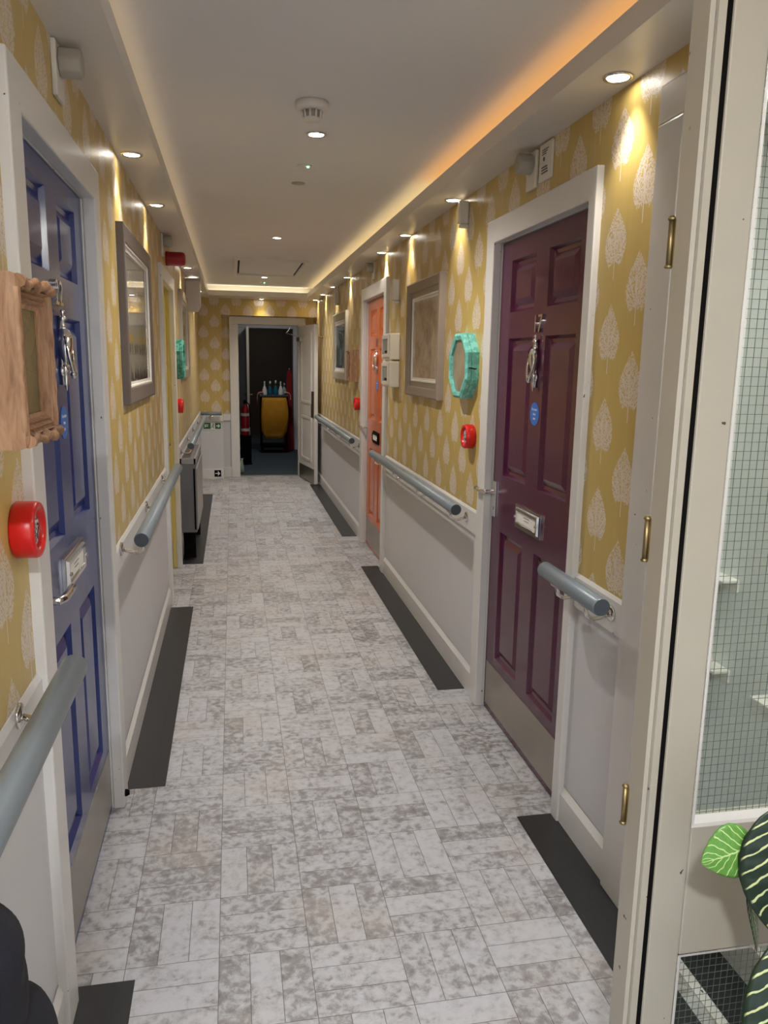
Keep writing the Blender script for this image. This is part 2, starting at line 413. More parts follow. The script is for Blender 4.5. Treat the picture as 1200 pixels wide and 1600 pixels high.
DZ = .81
def wall_mesh(name, xin, xout, spans, wp, lab):
    mb = MB()
    for y0, y1, z0, z1 in spans:
        if z0 < DZ: mb.box(xin, xout, y0, y1, z0, DZ, 1); mb.box(xin, xout, y0, y1, DZ, z1, 0)
        else: mb.box(xin, xout, y0, y1, z0, z1, 0)
    return struct(mb.build(name, [wp, GREYP]), lab)
wall_mesh('wall_right', XR, XR+.13, [(Y0, .5, 0, ZC), (.5, 1.78, 2.08, ZC), (1.78, 2.262, 0, ZC), (2.262, 3.14, 1.985, ZC), (3.14, 5.47, 0, ZC), (5.47, 6.37, 1.985, ZC), (6.37, 10.40, 0, ZC)], WPR, 'right corridor wall with yellow tree wallpaper over grey panelling')
wall_mesh('wall_left', XL-.13, XL, [(Y0, 1.70, 0, ZC), (1.70, 2.545, 1.97, ZC), (2.545, 4.88, 0, ZC), (4.88, 5.72, 1.97, ZC), (5.72, YE, 0, ZC)], WPL, 'left corridor wall with yellow tree wallpaper over grey panelling')
# end wall: pier, beam and recessed wall round the doorway
mb = MB()
mb.box(XL-.13, -.125, YE, 10.40, 0, DZ, 1); mb.box(XL-.13, -.125, YE, 10.40, DZ, ZC)
mb.box(-.125, XR, YE, 10.40, 2.04, ZC)
mb.box(-.125, .05, 10.30, 10.40, 0, .76, 1); mb.box(-.125, .05, 10.30, 10.40, .76, 2.04)
mb.box(.87, XR, 10.30, 10.40, 0, .76, 1); mb.box(.87, XR, 10.30, 10.40, .76, 2.04)
mb.box(.05, .87, 10.30, 10.40, 1.96, 2.04)
struct(mb.build('wall_end', [WPE, GREYP]), 'yellow tree wallpaper wall round the far doorway')
# soffits with the cove upstand
mb = MB()
def soffit(x0, x1, y0, y1, lips):
    mb.box(x0, x1, y0, y1, ZS, ZS+.018)
    for a, b, c, d in lips: mb.box(a, b, c, d, ZS, 2.298)
soffit(XL, -.26, Y0, YE, []); soffit(.90, XR, Y0, YE, []); soffit(-.26, .90, 9.70, YE, [])
mb.box(-.272, -.26, Y0, 9.712, ZS+.018, 2.298); mb.box(.90, .912, Y0, 9.712, ZS+.018, 2.298); mb.box(-.26, .90, 9.70, 9.712, ZS+.018, 2.298); mb.box(XL, XR, 9.80, 9.81, ZS+.018, ZC)  # last board is added behind the far strip to catch its glow
struct(mb.build('trim_1', SOFF), 'white dropped ceiling border with cove lighting above it')
# light strips lying in the cove
def cove(name, col, e, boxes, lab):
    mb = MB()
    for b in boxes: mb.box(*b)
    return tag(mb.build(name, emit(name+'_glow', col, e)), lab, 'light strip')
cove('cove_light_strip', (1, .50, .16, 1), COVE_E*.34, [(.93, 1.0, Y0, 3.9, ZS+.019, ZS+.027)], 'orange glowing light strip above the near right ceiling border')
cove('cove_light_strip', (1, .74, .36, 1), COVE_E*.34, [(.93, 1.0, 3.9, 9.70, ZS+.019, ZS+.027)], 'yellow glowing light strip above the far right ceiling border')
cove('cove_light_strip', (1, .74, .42, 1), COVE_E*.19, [(-.35, -.29, Y0, 9.70, ZS+.019, ZS+.027)], 'warm light strip above the left ceiling border')
cove('cove_light_strip', (1, .88, .58, 1), COVE_E*.9, [(-.28, .92, 9.735, 9.775, ZS+.019, ZS+.027)], 'bright light strip above the border over the far doorway')

# skirtings, dado rails, floor border strips
bn = [0]
def skirt(side, y0, y1, lab):
    s = 1 if side == 'right' else -1; xf = 1.044 if s > 0 else -.396; xb = XR if s > 0 else XL
    mb = MB(); mb.prism([(xb, 0), (xf, 0), (xf, .102), (xf+s*.013, .128), (xb, .128)], 'y', y0, y1)
    o = struct(mb.build('baseboard_'+side, WHITE), lab); return o
def dado(side, y0, y1, lab):
    s = 1 if side == 'right' else -1; xf = 1.046 if s > 0 else -.396; xb = XR if s > 0 else XL
    mb = MB(); mb.prism([(xb, .755), (xf, .755), (xf, .85), (xf+s*.008, .86), (xb, .86)], 'y', y0, y1)
    bn[0] += 1
    return struct(mb.build('trim_%d' % (bn[0]+1), WHITE), lab)
skirt('right', 1.90, 2.222, 'white skirting right of the purple door'); dado('right', 1.90, 2.222, 'white dado rail right of the purple door')
skirt('right', 3.22, 5.38, 'white skirting between purple and orange doors'); dado('right', 3.22, 5.38, 'white dado rail between purple and orange doors')
skirt('right', 6.46, 10.29, 'white skirting beyond the orange door'); dado('right', 6.46, 10.29, 'white dado rail beyond the orange door')
skirt('left', Y0, 1.62, 'white skirting at the near left'); dado('left', Y0, 1.62, 'white dado rail at the near left')
skirt('left', 2.635, 4.79, 'white skirting between blue and yellow doors'); dado('left', 2.635, 4.79, 'white dado rail between blue and yellow doors')
skirt('left', 5.81, 10.128, 'white skirting beyond the yellow door'); dado('left', 5.81, 10.128, 'white dado rail beyond the yellow door')
mb = MB(); mb.box(-.396, -.125, YE-.02, YE, 0, .128); mb.box(-.125, -.03, 10.28, 10.299, 0, .128)
struct(mb.build('baseboard_end', WHITE, bevel=.004), 'white skirting at the end wall')
mb = MB(); mb.box(-.394, -.125, YE-.02, YE, .73, .815); mb.box(-.125, -.03, 10.28, 10.299, .73, .815)
struct(mb.build('trim_20', WHITE, bevel=.004), 'white dado rail on the end wall')
k = 30
for x0, x1, y0, y1, lab in [(.915, 1.044, 6.61, 9.56, 'far right dark floor strip'), (.915, 1.044, 3.32, 5.59, 'dark floor strip between purple and orange doors'),
                       (.915, 1.044, Y0, 2.27, 'near right dark floor strip'), (-.398, -.262, Y0, 1.75, 'near left dark floor strip'),
                       (-.398, -.262, 2.655, 4.76, 'dark floor strip between blue and yellow doors'), (-.398, -.24, 5.81, 8.95, 'far left dark floor strip under the heater')]:
    mb = MB(); mb.box(x0, x1, y0, y1, 0, .0015); struct(mb.build('trim_%d' % k, STRIP), lab); k += 1
mb = MB(); mb.box(.05, .87, 10.36, 10.42, 0, .003); struct(mb.build('trim_40', STEEL), 'metal threshold of the far doorway')

# ---------------------------------------------------------------- doors
def door(idx, side, yc, Wd, Ht, aw, mat, frame_lab, leaf_lab, leaf_y=.04, dark=None, lining=None, awr=None):
    xf = 1.035 if side == 'right' else -.385
    h = Wd/2
    mb = MB()
    wr = awr or aw
    mb.prism([(-h-aw, 0), (-h, 0), (-h, Ht), (h, Ht), (h, 0), (h+wr, 0), (h+wr, Ht+aw), (-h-aw, Ht+aw)], 'y', 0, .036)
    for sd in (-1, 1):
        a, b = sorted((sd*h, sd*(h+.012))); mb.box(a, b, .036, .13, 0, Ht, 1)
    mb.box(-h-.012, h+.012, .036, .13, Ht, Ht+.012, 1)
    fr = mb.build('door_%d' % idx, [WHITE, lining or WHITE], bevel=.004)
    fr.location = (xf, yc, 0); fr.rotation_euler = (0, 0, RW if side == 'right' else LW)
    struct(fr, frame_lab)
    # leaf: slab with six raised and fielded panels
    mb = MB(); w = h-.003; T = leaf_y; B = T+.044
    st, mu = .115, .06
    cols = [(-w+st, -mu), (mu, w-st)]; rows = [(.27, .82), (1.055, 1.60), (1.70, 1.895)]
    top = Ht-.004
    mb.box(-w, w, T+.02, B, .008, top)
    mb.box(-w, -w+st, T, T+.02, .008, top); mb.box(w-st, w, T, T+.02, .008, top)
    zs = [.008]+[z for rw in rows for z in rw]+[top]
    for i in range(0, len(zs), 2): mb.box(-w+st, w-st, T, T+.02, zs[i], zs[i+1])
    for z0, z1 in rows:
        mb.box(-mu, mu, T, T+.02, z0, z1)
        for a, b in cols:
            R = []
            for ins, y in ((0, T), (.010, T+.013), (.022, T+.015), (.048, T+.003), (.052, T+.003)):
                R.append((a+ins, b-ins, z0+ins, z1-ins, y))
            mb.rings(R)
    lf = mb.build('door_leaf', mat, fr, recalc=True); lf['label'] = leaf_lab
    return fr, lf
def kick_plate(lf, Wd, z0, z1, y):
    mb = MB(); mb.box(-Wd/2+.02, Wd/2-.02, y-.0015, y, z0, z1); mb.build('kick_plate', STEEL, lf)
def letter_plate(lf, y, z, card=True, dark=False):
    mb = MB(); mb.box(-.127, .127, y-.008, y, z-.045, z+.045, 0)
    mb.frame(-.112, .112, z-.036, z+.036, .016, [(0, y-.008), (.2, y-.016), (.8, y-.016), (1, y-.009)], 0)
    mb.box(-.095, .095, y-.011, y-.008, z-.02, z+.02, 1)
    for s in (-1, 1): mb.lathe([(.006, 0), (.006, -.006), (.002, -.008)], (s*.104, y-.014, z), 'y', 12, 2)
    for i, wl in enumerate((.06, .045)):
        mb.box(-wl/2, wl/2, y-.0118, y-.011, z+.007-i*.011, z+.0095-i*.011, 3)
    mb.build('letter_plate', [BLACK if dark else CHROME, CARD, CHROME, INK], lf, bevel=.001)
def knocker(lf, y, z):
    # urn knocker: finial, collar, urn body, hanging drop handle and striker
    mb = MB()
    mb.lathe([(.0005, .052), (.006, .047), (.003, .040), (.005, .034), (.012, .028), (.004, .022), (.006, .008), (.010, 0), (.005, -.003)], (0, y-.012, z+.045), 'z', 16)
    mb.lathe([(.006, .05), (.013, .044), (.020, .025), (.019, .005), (.010, -.028), (.004, -.042)], (0, y-.014, z), 'z', 20)
    mb.lathe([(.004, .03), (.009, .024), (.011, .012), (.006, .004), (.007, -.012), (.003, -.034), (.001, -.04)], (0, y-.012, z-.065), 'z', 16)
    for s in (-1, 1):
        mb.tube([(s*.018, y-.018, z+.03), (s*.028, y-.024, z+.005), (s*.025, y-.028, z-.025), (s*.012, y-.031, z-.052), (0, y-.032, z-.06)], [.0035, .004, .0045, .006, .007], 10)
    mb.lathe([(.003, .012), (.009, .006), (.010, -.004), (.004, -.014)], (0, y-.030, z-.06), 'z', 14)
    mb.lathe([(.016, 0), (.016, -.008), (.01, -.012)], (0, y, z-.055), 'y', 16)
    mb.box(-.006, .006, y-.01, y, z-.09, z+.08)
    mb.build('door_knocker', CHROME, lf, smooth=True)
def number(lf, y, z, txt):
    mb = MB(); mb.text(txt, .088, (0, y-.004, z-.03), .004); mb.build('house_number', CHROME, lf)
STK = paint('blue_sticker', srgb(40, 106, 190), .4, .01)
def sticker(lf, y, z):
    mb = MB(); mb.lathe([(.042, 0), (.042, -.001)], (0, y-.0005, z), 'y', 32, 0)
    mb.text('Fire door', .0135, (0, y-.0018, z+.012), .0002, 1); mb.text('keep', .0125, (0, y-.0018, z-.004), .0002, 1); mb.text('shut', .0125, (0, y-.0018, z-.020), .0002, 1)
    mb.build('round_sticker', [STK, CARD], lf)['label'] = 'round blue door sticker with white lettering'
def handle(lf, x, y, z, s):      # s: lever direction
    mb = MB(); mb.box(x-.021, x+.021, y-.007, y, z-.085, z+.065)
    mb.tube([(x, y, z+.02), (x, y-.045, z+.02), (x+s*.02, y-.052, z+.02), (x+s*.105, y-.052, z+.02)], .0095, 12)
    mb.lathe([(.007, 0), (.007, -.003)], (x, y-.007, z-.05), 'y', 12)
    mb.build('door_handle', CHROME, lf, bevel=.002)
d1, l1 = door(1, 'right', 2.701, .858, 1.975, .09, PURPLE, 'white frame round the purple door', 'purple gloss six-panel door leaf', awr=.05)
number(l1, .04, 1.645, '17'); knocker(l1, .04, 1.51); sticker(l1, .04, 1.325); letter_plate(l1, .04, .928); kick_plate(l1, .858, .03, .225, .04); handle(l1, -.395, .04, .955, -1)
d2, l2 = door(2, 'left', 2.1225, .825, 1.955, .09, BLUE, 'white frame round the blue door', 'blue gloss six-panel door leaf')
number(l2, .04, 1.655, '22'); knocker(l2, .04, 1.52); sticker(l2, .04, 1.335); letter_plate(l2, .04, .962); kick_plate(l2, .825, .03, .225, .04); handle(l2, -.375, .04, .955, 1)
mb = MB(); mb.lathe([(.012, 0), (.012, -.006), (.008, -.014), (.001, -.015)], (.4325, 0, .045), 'y', 14); mb.build('door_stop', BLACK, d2)
d3, l3 = door(3, 'right', 5.92, .88, 1.975, .095, ORANGE, 'white frame round the orange door', 'orange gloss six-panel door leaf', .045)
number(l3, .045, 1.645, '16'); knocker(l3, .045, 1.51); sticker(l3, .045, 1.325); letter_plate(l3, .045, .928, dark=True); kick_plate(l3, .88, .03, .225, .045); handle(l3, -.405, .045, .955, -1)
d4, l4 = door(4, 'left', 5.30, .83, 1.955, .085, YELLOW, 'white frame round the yellow door', 'yellow gloss door leaf', .06, lining=PALEY)
handle(l4, -.37, .06, .955, 1); kick_plate(l4, .83, .03, .225, .06)

# recess beside the glazed screen, with white architrave
mb = MB()
mb.box(1.035, 1.07, 1.785, 1.90, 0, 2.08); mb.box(1.07, 1.24, 1.765, 1.785, 0, 2.08); mb.box(1.035, 1.07, .50, 1.90, 2.08, 2.17); mb.box(1.035, 1.07, .39, .50, 0, 2.08); mb.box(1.055, 1.07, 1.785, 1.80, 0, 2.08)
struct(mb.build('trim_50', WHITE, bevel=.005), 'white architrave round the shallow recess at the right')
mb = MB(); mb.box(1.24, 1.30, .45, 1.80, 0, ZC); mb.box(1.07, 1.24, .42, .50, 0, 2.2); mb.box(1.07, 1.24, .50, 1.765, 2.06, 2.2)
struct(mb.build('wall_recess', paint('recess_paint', srgb(216, 219, 216), .35, .02)), 'pale wall at the back of the shallow recess')
mb = MB(); mb.box(1.105, 1.235, .5, 1.765, 0, .003); struct(mb.build('trim_51', STRIP), 'dark floor of the shallow recess')
mb = MB(); mb.box(1.078, 1.105, .5, 1.765, 0, .006); struct(mb.build('trim_52', WHITE), 'white threshold of the shallow recess')
mb = MB(); mb.box(1.222, 1.24, .5, 1.765, .003, .11); struct(mb.build('baseboard_recess', WHITE), 'white skirting in the recess')
t = thing('recess_fill', 'unseen fill light added under the head of the shallow recess', 'lamp', (1.16, 1.15, 2.058))  # glowing unit added out of view to brighten the recess behind the glass
mb = MB(); mb.box(-.03, .03, -.25, .25, -.012, 0); mb.build('fill_body', WPLAST, t, bevel=.003)
mb = MB(); mb.box(-.022, .022, -.24, .24, -.016, -.0125); mb.build('fill_panel', emit('recess_tube', (1, .98, .95, 1), 60), t)
for i, (y, z, lab) in enumerate([(1.735, .975, 'upper white wall bracket seen through the wired glass'), (1.735, .735, 'middle white wall bracket seen through the wired glass'), (1.50, .735, 'white wall bracket nearer the plant seen through the wired glass')]):
    t = thing('wall_bracket', lab, 'bracket', (1.24, y, z), RW)
    mb = MB(); mb.box(-.045, .045, -.05, 0, -.004, .004); mb.box(-.045, .045, -.008, 0, -.03, .0)
    mb.build('bracket_plate', WPLAST, t, bevel=.002)

# glazed screen close to the camera
mb = MB(); 
mb.prism([(.606, 1.002), (.612, 1.0), (.616, 1.004), (.617, 1.0), (.6285, 1.0), (.6285, 1.044), (.606, 1.044)], 'z', 0, ZC)
post = struct(mb.build('door_5', CREAM), 'cream painted edge of the hinged fire door leaf beside the black seal')
for z in (.813, 1.247, 1.67):
    mb = MB(); mb.tube([(.6025, 1.046, z-.03), (.6025, 1.046, z+.03)], .004, 12); mb.box(.6045, .6058, 1.040, 1.044, z-.03, z+.03)
    for dz in (-.034, .03): mb.lathe([(.005, 0), (.006, .002), (.003, .006)], (.6025, 1.046, z+dz), 'z', 12)
    mb.build('hinge', BRASS, post)
mb = MB(); mb.box(.6287, .6384, 1.003, 1.04, 0, ZC); mb.build('door_seal', BLACK, post)
mb = MB()
LX0, LX1, GX0, GX1 = .6385, 1.05, .694, .965
GZ = [(.17, .562), (.792, 1.93)]
Yf, Yb = 1.0, 1.044
mb.box(LX0, GX0, Yf, Yb, 0.005, 2.06); mb.box(GX1, LX1, Yf, Yb, .005, 2.06)
for z0, z1 in ((.005, .17), (.562, .792), (1.93, 2.06)): mb.box(GX0, GX1, Yf, Yb, z0, z1)
scr = struct(mb.build('door_6', CREAM, bevel=.003), 'cream glazed fire door leaf with wired glass beside the plant')
mb = MB()
for z0, z1 in GZ:
    mb.frame(GX0-.001, GX1+.001, z0-.001, z1+.001, .014, [(0, Yf-.0005), (.4, Yf+.001), (1, Yf+.012)])
mb.build('glazing_bead', WHITE, scr)
for z0, z1 in GZ:
    mb = MB(); mb.box(GX0, GX1, Yf+.014, Yf+.020, z0, z1); pn = mb.build('glass_pane', GLASS, scr); pn['label'] = 'wired glass pane'
    mb = MB(); g = .0118; nx = int((GX1-GX0)/g); gz = .0134; nz = int((z1-z0)/gz)
    for i in range(1, nx+1): x = GX0+i*g; mb.box(x-.0003, x+.0003, Yf+.0165, Yf+.0173, z0, z1)
    for i in range(1, nz+1): z = z0+i*gz; mb.box(GX0, GX1, Yf+.0165, Yf+.0173, z-.0003, z+.0003)
    mb.build('wire_mesh', paint('wire', srgb(92, 100, 98), .5, .02), pn)
mb = MB(); mb.box(.606, 1.07, .995, 1.05, 2.065, ZC); struct(mb.build('trim_53', CREAM), 'cream head above the glazed screen')

# far doorway frame, open leaf, vestibule and second doorway
mb = MB()
mb.box(-.03, .08, 10.262, 10.30, 0, 1.94); mb.box(.835, .93, 10.262, 10.30, 0, 1.94); mb.box(-.03, .93, 10.262, 10.30, 1.94, 2.035)
mb.box(.05, .08, 10.30, 10.42, 0, 1.94); mb.box(.835, .865, 10.30, 10.42, 0, 1.94); mb.box(.05, .865, 10.30, 10.42, 1.94, 1.97)
d7 = struct(mb.build('door_7', WHITE, bevel=.004), 'white frame of the far doorway')
hx, hy, ex, ey = .842, 10.25, .965, 9.50
ang = math.atan2(ey-hy, ex-hx); Ln = math.hypot(ex-hx, ey-hy)
lf = MB()
lf.box(0, Ln, 0, .044, .008, 1.93)      # face towards the doorway is at local y=0 side
leaf = lf.build('door_leaf', WHITE, d7, bevel=.003)
leaf.location = (hx, hy, 0); leaf.rotation_euler = (0, 0, ang); leaf['label'] = 'white fire door leaf folded open against the right wall'
for z0, z1 in ((.27, .82), (.98, 1.84)):
    mb = MB(); mb.frame(.13, Ln-.13, z0, z1, .03, [(0, 0), (0, -.008), (1, -.008), (1, 0)]); mb.build('panel_moulding', WHITE, leaf)
mb = MB(); mb.box(.01, Ln-.01, -.002, 0, .01, .19); mb.build('kick_plate', STEEL, leaf)
mb = MB(); mb.box(.62, .75, -.005, 0, .82, 1.14); mb.build('push_plate', STEEL, leaf)
mb = MB(); mb.box(.05, .22, -.045, 0, 1.74, 1.79); mb.tube([(.14, -.03, 1.80), (-.02, -.16, 1.84), (-.30, -.03, 1.93)], .006, 8); mb.build('door_closer', STEEL, leaf)
# vestibule shell
mb = MB()
mb.box(-.08, .05, 10.42, 13.5, 0, 2.5); mb.box(1.13, 1.25, 10.40, 13.5, 0, 2.5)
mb.box(-.08, 1.25, 10.40, 13.5, 2.42, 2.5); mb.box(-.08, .05, 10.40, 10.42, 0, 2.5); mb.box(.93, 1.25, 10.40, 10.42, 0, 2.42); mb.box(.05, .93, 10.40, 10.42, 1.98, 2.42)
mb.box(-1.0, .10, 13.5, 13.62, 0, 2.5); mb.box(1.12, 2.2, 13.5, 13.62, 0, 2.5); mb.box(.1, 1.12, 13.5, 13.62, 2.15, 2.5)
mb.box(-1.12, -1.0, 13.5, 16.3, 0, 2.5); mb.box(2.2, 2.32, 13.5, 16.3, 0, 2.5); mb.box(-1.12, 2.32, 16.2, 16.3, 0, 2.5); mb.box(-1.12, 2.32, 13.5, 16.3, 2.5, 2.56)
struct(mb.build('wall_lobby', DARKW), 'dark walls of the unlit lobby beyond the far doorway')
mb = MB()
mb.box(.05, .22, 13.44, 13.64, 0, 2.02); mb.box(1.01, 1.13, 13.44, 13.64, 0, 2.02); mb.box(.05, 1.13, 13.44, 13.64, 2.02, 2.16)
d8 = struct(mb.build('door_8', paint('pale_grey_gloss', srgb(222, 224, 228), .4, .02), bevel=.005), 'grey-white frame of the second doorway')  # one even grey-white for the whole frame
mb = MB(); mb.box(.222, .262, 12.62, 13.44, .008, 2.01); dl = mb.build('door_leaf', CREAM, d8, bevel=.003); dl['label'] = 'second doorway leaf standing open seen on edge'
mb = MB(); mb.tube([(.262, 12.70, .96), (.31, 12.70, .96), (.31, 12.80, .96)], .009, 10); mb.tube([(.222, 12.70, .96), (.18, 12.70, .96), (.18, 12.80, .96)], .009, 10); mb.box(.262, .266, 12.67, 12.73, .86, 1.02); mb.build('door_handle', BRASS, dl)

# ---------------------------------------------------------------- handrails
def handrail(side, y0, y1, z, n, lab, x=None):
    L = y1-y0; xf = 1.046 if side == 'right' else -.396
    t = thing('handrail', lab, 'handrail', (xf, (y0+y1)/2, z), RW if side == 'right' else LW)
    mb = MB(); mb.tube([(-L/2, -.082, 0), (-L/2+.004, -.082, 0), (L/2-.004, -.082, 0), (L/2, -.082, 0)], [.0235, .0255, .0255, .0235], 24, 0, True, 1)
    mb.build('rail', [RAIL, RAILEND], t)
    for i in range(n):
        px = -L/2+.10+(L-.20)*i/max(1, n-1) if n > 1 else 0
        mb = MB(); mb.lathe([(.024, 0), (.024, -.005), (.012, -.009)], (px, 0, -.052), 'y', 20)
        mb.tube([(px, 0, -.052), (px, -.03, -.062), (px, -.055, -.066), (px, -.075, -.054), (px, -.082, -.02)], .0065, 10)
        mb.box(px-.022, px+.022, -.092, -.072, -.028, -.022)
        mb.build('bracket', CHROME, t)
    return t
handrail('right', 1.87, 2.27, .862, 2, 'short grey handrail right of the purple door')
handrail('right', 3.29, 5.46, .862, 4, 'long grey handrail between the purple and orange doors')
handrail('right', 6.42, 9.24, .855, 4, 'far grey handrail on the right wall beyond the orange door')
handrail('left', -.6, 1.535, .905, 3, 'grey handrail at the near left edge before the blue door')
handrail('left', 2.70, 4.55, .892, 3, 'grey handrail on the left wall between the blue and yellow doors')
handrail('left', 5.98, 9.0, .862, 4, 'pale far handrail on the left wall above the storage heater')
t = thing('handrail', 'very short handrail on the end wall above the exit sign', 'handrail', (-.27, YE-.02, .835), 0)
mb = MB(); mb.tube([(-.13, -.07, 0), (.13, -.07, 0)], .022, 20, 0, True, 1); mb.build('rail', [RAIL, RAILEND], t)
mb = MB(); mb.lathe([(.028, 0), (.028, -.006), (.012, -.01)], (0, 0, -.055), 'y', 20); mb.tube([(0, 0, -.055), (0, -.05, -.06), (0, -.07, -.02)], .007, 10); mb.build('bracket', CHROME, t)

# ---------------------------------------------------------------- lights
def downlight():
    t = thing('downlight', 'x', 'downlight', group='ceiling downlights')
    mb = MB(); mb.lathe([(.040, 0), (.040, -.003), (.036, -.006), (.030, -.004), (.029, 0)], (0, 0, 0), 'z', 28); mb.build('bezel', CHROME, t)
    mb = MB(); mb.lathe([(.0285, -.0005), (.0285, -.0035)], (0, 0, 0), 'z', 24); mb.build('lens', LAMP, t)
    return t
proto = downlight(); first = [True]
def put_light(x, y, z, lab, col, grp, power=1.0, size=86, blend=.75):
    global proto
    if first[0]: o = proto; first[0] = False
    else: o = copy_tree(proto)
    o.location = (x, y, z-.0005); o['label'] = lab; o['group'] = grp
    l = bpy.data.lights.new('spot', 'SPOT'); l.energy = SPOT_W*power; l.spot_size = radians(size); l.spot_blend = blend; l.color = col; l.shadow_soft_size = .026
    s = bpy.data.objects.new('spot_lamp', l); COL.objects.link(s); s.location = (x, y, z-.012); s.parent = None
    s.parent = o; s.matrix_parent_inverse = Matrix.Translation((-x, -y, -(z-.0005)))
    return o
lightspec = []
Wm, Yl = SPOT_COLS
rl = [(1.000, 2.06, 'nearest downlight in the right ceiling border', Wm), (1.012, 3.68, 'downlight in the right border above the left side of the purple door frame', Wm), (1.018, 4.73, 'yellowish downlight in the right border above the taupe framed picture', Yl), (1.02, 5.50, 'downlight in the right border over the near edge of the orange door', Wm),
      (1.02, 7.18, 'downlight in the right border past the orange door', Wm), (1.02, 8.13, 'fourth downlight from the end in the right border', Wm), (1.02, 9.09, 'second downlight from the end in the right border', Wm), (1.02, 9.93, 'yellowish downlight in the far right corner of the border', Yl)]
for x, y, lab, c in rl: put_light(x, y, ZS, lab, c, 'downlights in the right ceiling border')
ll = [(-.35, 3.21, 'nearest downlight in the left ceiling border', Wm), (-.35, 4.19, 'second downlight in the left ceiling border', Wm), (-.345, 6.90, 'left border downlight just past the red sounder', Wm), (-.345, 7.80, 'left border downlight before the white wall box', Wm), (-.345, 9.2, 'last downlight in the left border by the far corner', Wm)]
for x, y, lab, c in ll: put_light(x, y, ZS, lab, c, 'downlights in the left ceiling border')
for x, y, lab in ((1.0, 1.12, 'unseen downlight added in the right border over the glazed door'), (-.345, 1.15, 'unseen downlight added in the left border over the wooden display box'), (1.0, .15, 'unseen downlight added in the right border behind the camera'), (-.345, .15, 'unseen downlight added in the left border behind the camera')): put_light(x, y, ZS, lab, (1, .96, .92), 'unseen downlights added above the camera end', .9)  # fittings out of view, added to light the recess and the near end
put_light(.37, 10.04, ZS, 'downlight in the end border over the far doorway', (1, .84, .5), 'downlights in the end ceiling border', .8)
for x, y, lab in [(.335, 3.23, 'brightest downlight in the middle of the ceiling beside the smoke detector'), (.33, 5.88, 'middle ceiling downlight before the access hatch'), (.35, 8.65, 'far middle ceiling downlight beyond the access hatch')]:
    put_light(x, y, ZC, lab, (1, .96, .9), 'downlights along the middle of the ceiling', 5.2, 150, .8)

# ---------------------------------------------------------------- ceiling fittings
t = thing('smoke_detector', 'large white smoke detector on the ceiling', 'smoke detector', (.283, 2.86, ZC))
mb = MB(); mb.lathe([(.056, 0), (.056, -.018), (.046, -.026), (.032, -.027)], (0, 0, 0), 'z', 32); mb.build('detector_base', WPLAST, t)
mb = MB(); mb.lathe([(.030, -.024), (.026, -.048), (.022, -.056), (.001, -.058)], (0, 0, 0), 'z', 24, 1)
for i in range(10):
    a = 2*pi*i/10; mb.tube([(cos(a)*.034, sin(a)*.034, -.026), (cos(a)*.030, sin(a)*.030, -.052)], .0035, 6, 0)
mb.lathe([(.031, -.050), (.028, -.058), (.001, -.060)], (0, 0, 0), 'z', 24, 0)
mb.build('sensing_head', [WPLAST, GPLAST], t)
for (x, y, g, lab) in [(.336, 3.74, True, 'small ceiling sensor with green light nearest the camera'), (.337, 4.10, False, 'small plain blanking disc in the ceiling'), (.358, 9.21, True, 'small far ceiling sensor with green light beyond the hatch')]:
    t = thing('ceiling_sensor', lab, 'ceiling sensor', (x, y, ZC))
    mb = MB(); mb.lathe([(.034, 0), (.034, -.003), (.022, -.006), (.001, -.007)], (0, 0, 0), 'z', 24); mb.build('sensor_disc', GPLAST if not g else WPLAST, t)
    if g:
        mb = MB(); mb.lathe([(.006, -.006), (.005, -.010), (.001, -.012)], (.014, -.012, 0), 'z', 12); mb.build('indicator', GLED, t)
t = thing('ceiling_hatch', 'rectangular access hatch in the ceiling', 'hatch', (.355, 7.75, ZC))
mb = MB(); mb.frame(-.32, .32, -.63, .63, .034, [(0, 0), (0, -.018), (.8, -.018), (1, -.002)])
for v in mb.bm.verts: v.co = Vector((v.co.x, v.co.z, v.co.y))
mb.build('hatch_frame', CEIL, t)
mb = MB(); mb.box(-.272, .272, -.58, .58, -.005, -.001); mb.build('hatch_panel', CEIL, t)
mb = MB(); mb.box(-.286, .286, -.596, .596, -.0012, 0); mb.build('shadow_gap', BLACK, t)

# ---------------------------------------------------------------- wall fittings
def wall_thing(name, lab, cat, side, y, z, x=None, group=None):
    X = (XR if side == 'right' else XL) if x is None else x
    return thing(name, lab, cat, (X, y, z), RW if side == 'right' else LW, group)
def sounder_box(side, y, z, lab):
    t = wall_thing('door_sounder', lab, 'door sounder', side, y, z)
    mb = MB(); mb.box(-.045, .045, -.012, 0, -.085, .040); mb.build('back_plate', WPLAST, t, bevel=.003)
    mb = MB(); mb.lathe([(.034, -.012), (.036, -.016), (.036, -.058), (.030, -.065), (.001, -.065)], (0, 0, 0), 'y', 8)
    mb.build('sounder_body', GPLAST, t, bevel=.004)
sounder_box('left', 2.17, 2.197, 'beige door sounder high on the left wall above the blue door')
sounder_box('left', 5.12, 2.197, 'beige door sounder high above the yellow door')
sounder_box('right', 2.78, 2.19, 'beige door sounder above the purple door')
sounder_box('right', 5.98, 2.19, 'beige door sounder above the orange door')
t = wall_thing('label_plate', 'small white printed plate above the purple door', 'sign', 'right', 2.655, 2.172)
mb = MB(); mb.box(-.052, .052, -.010, 0, -.06, .06); mb.build('plate', WPLAST, t, bevel=.002)
mb = MB(); mb.lathe([(.007, 0), (.007, -.001)], (-.01, -.0102, .01), 'y', 12)
for i in range(3): mb.box(-.028, .028-.01*i, -.0112, -.0102, .038-i*.007, .041-i*.007); mb.box(-.028, .02+.004*i, -.0112, -.0102, -.018-i*.009, -.014-i*.009)
mb.build('printed_marks', INK, t)
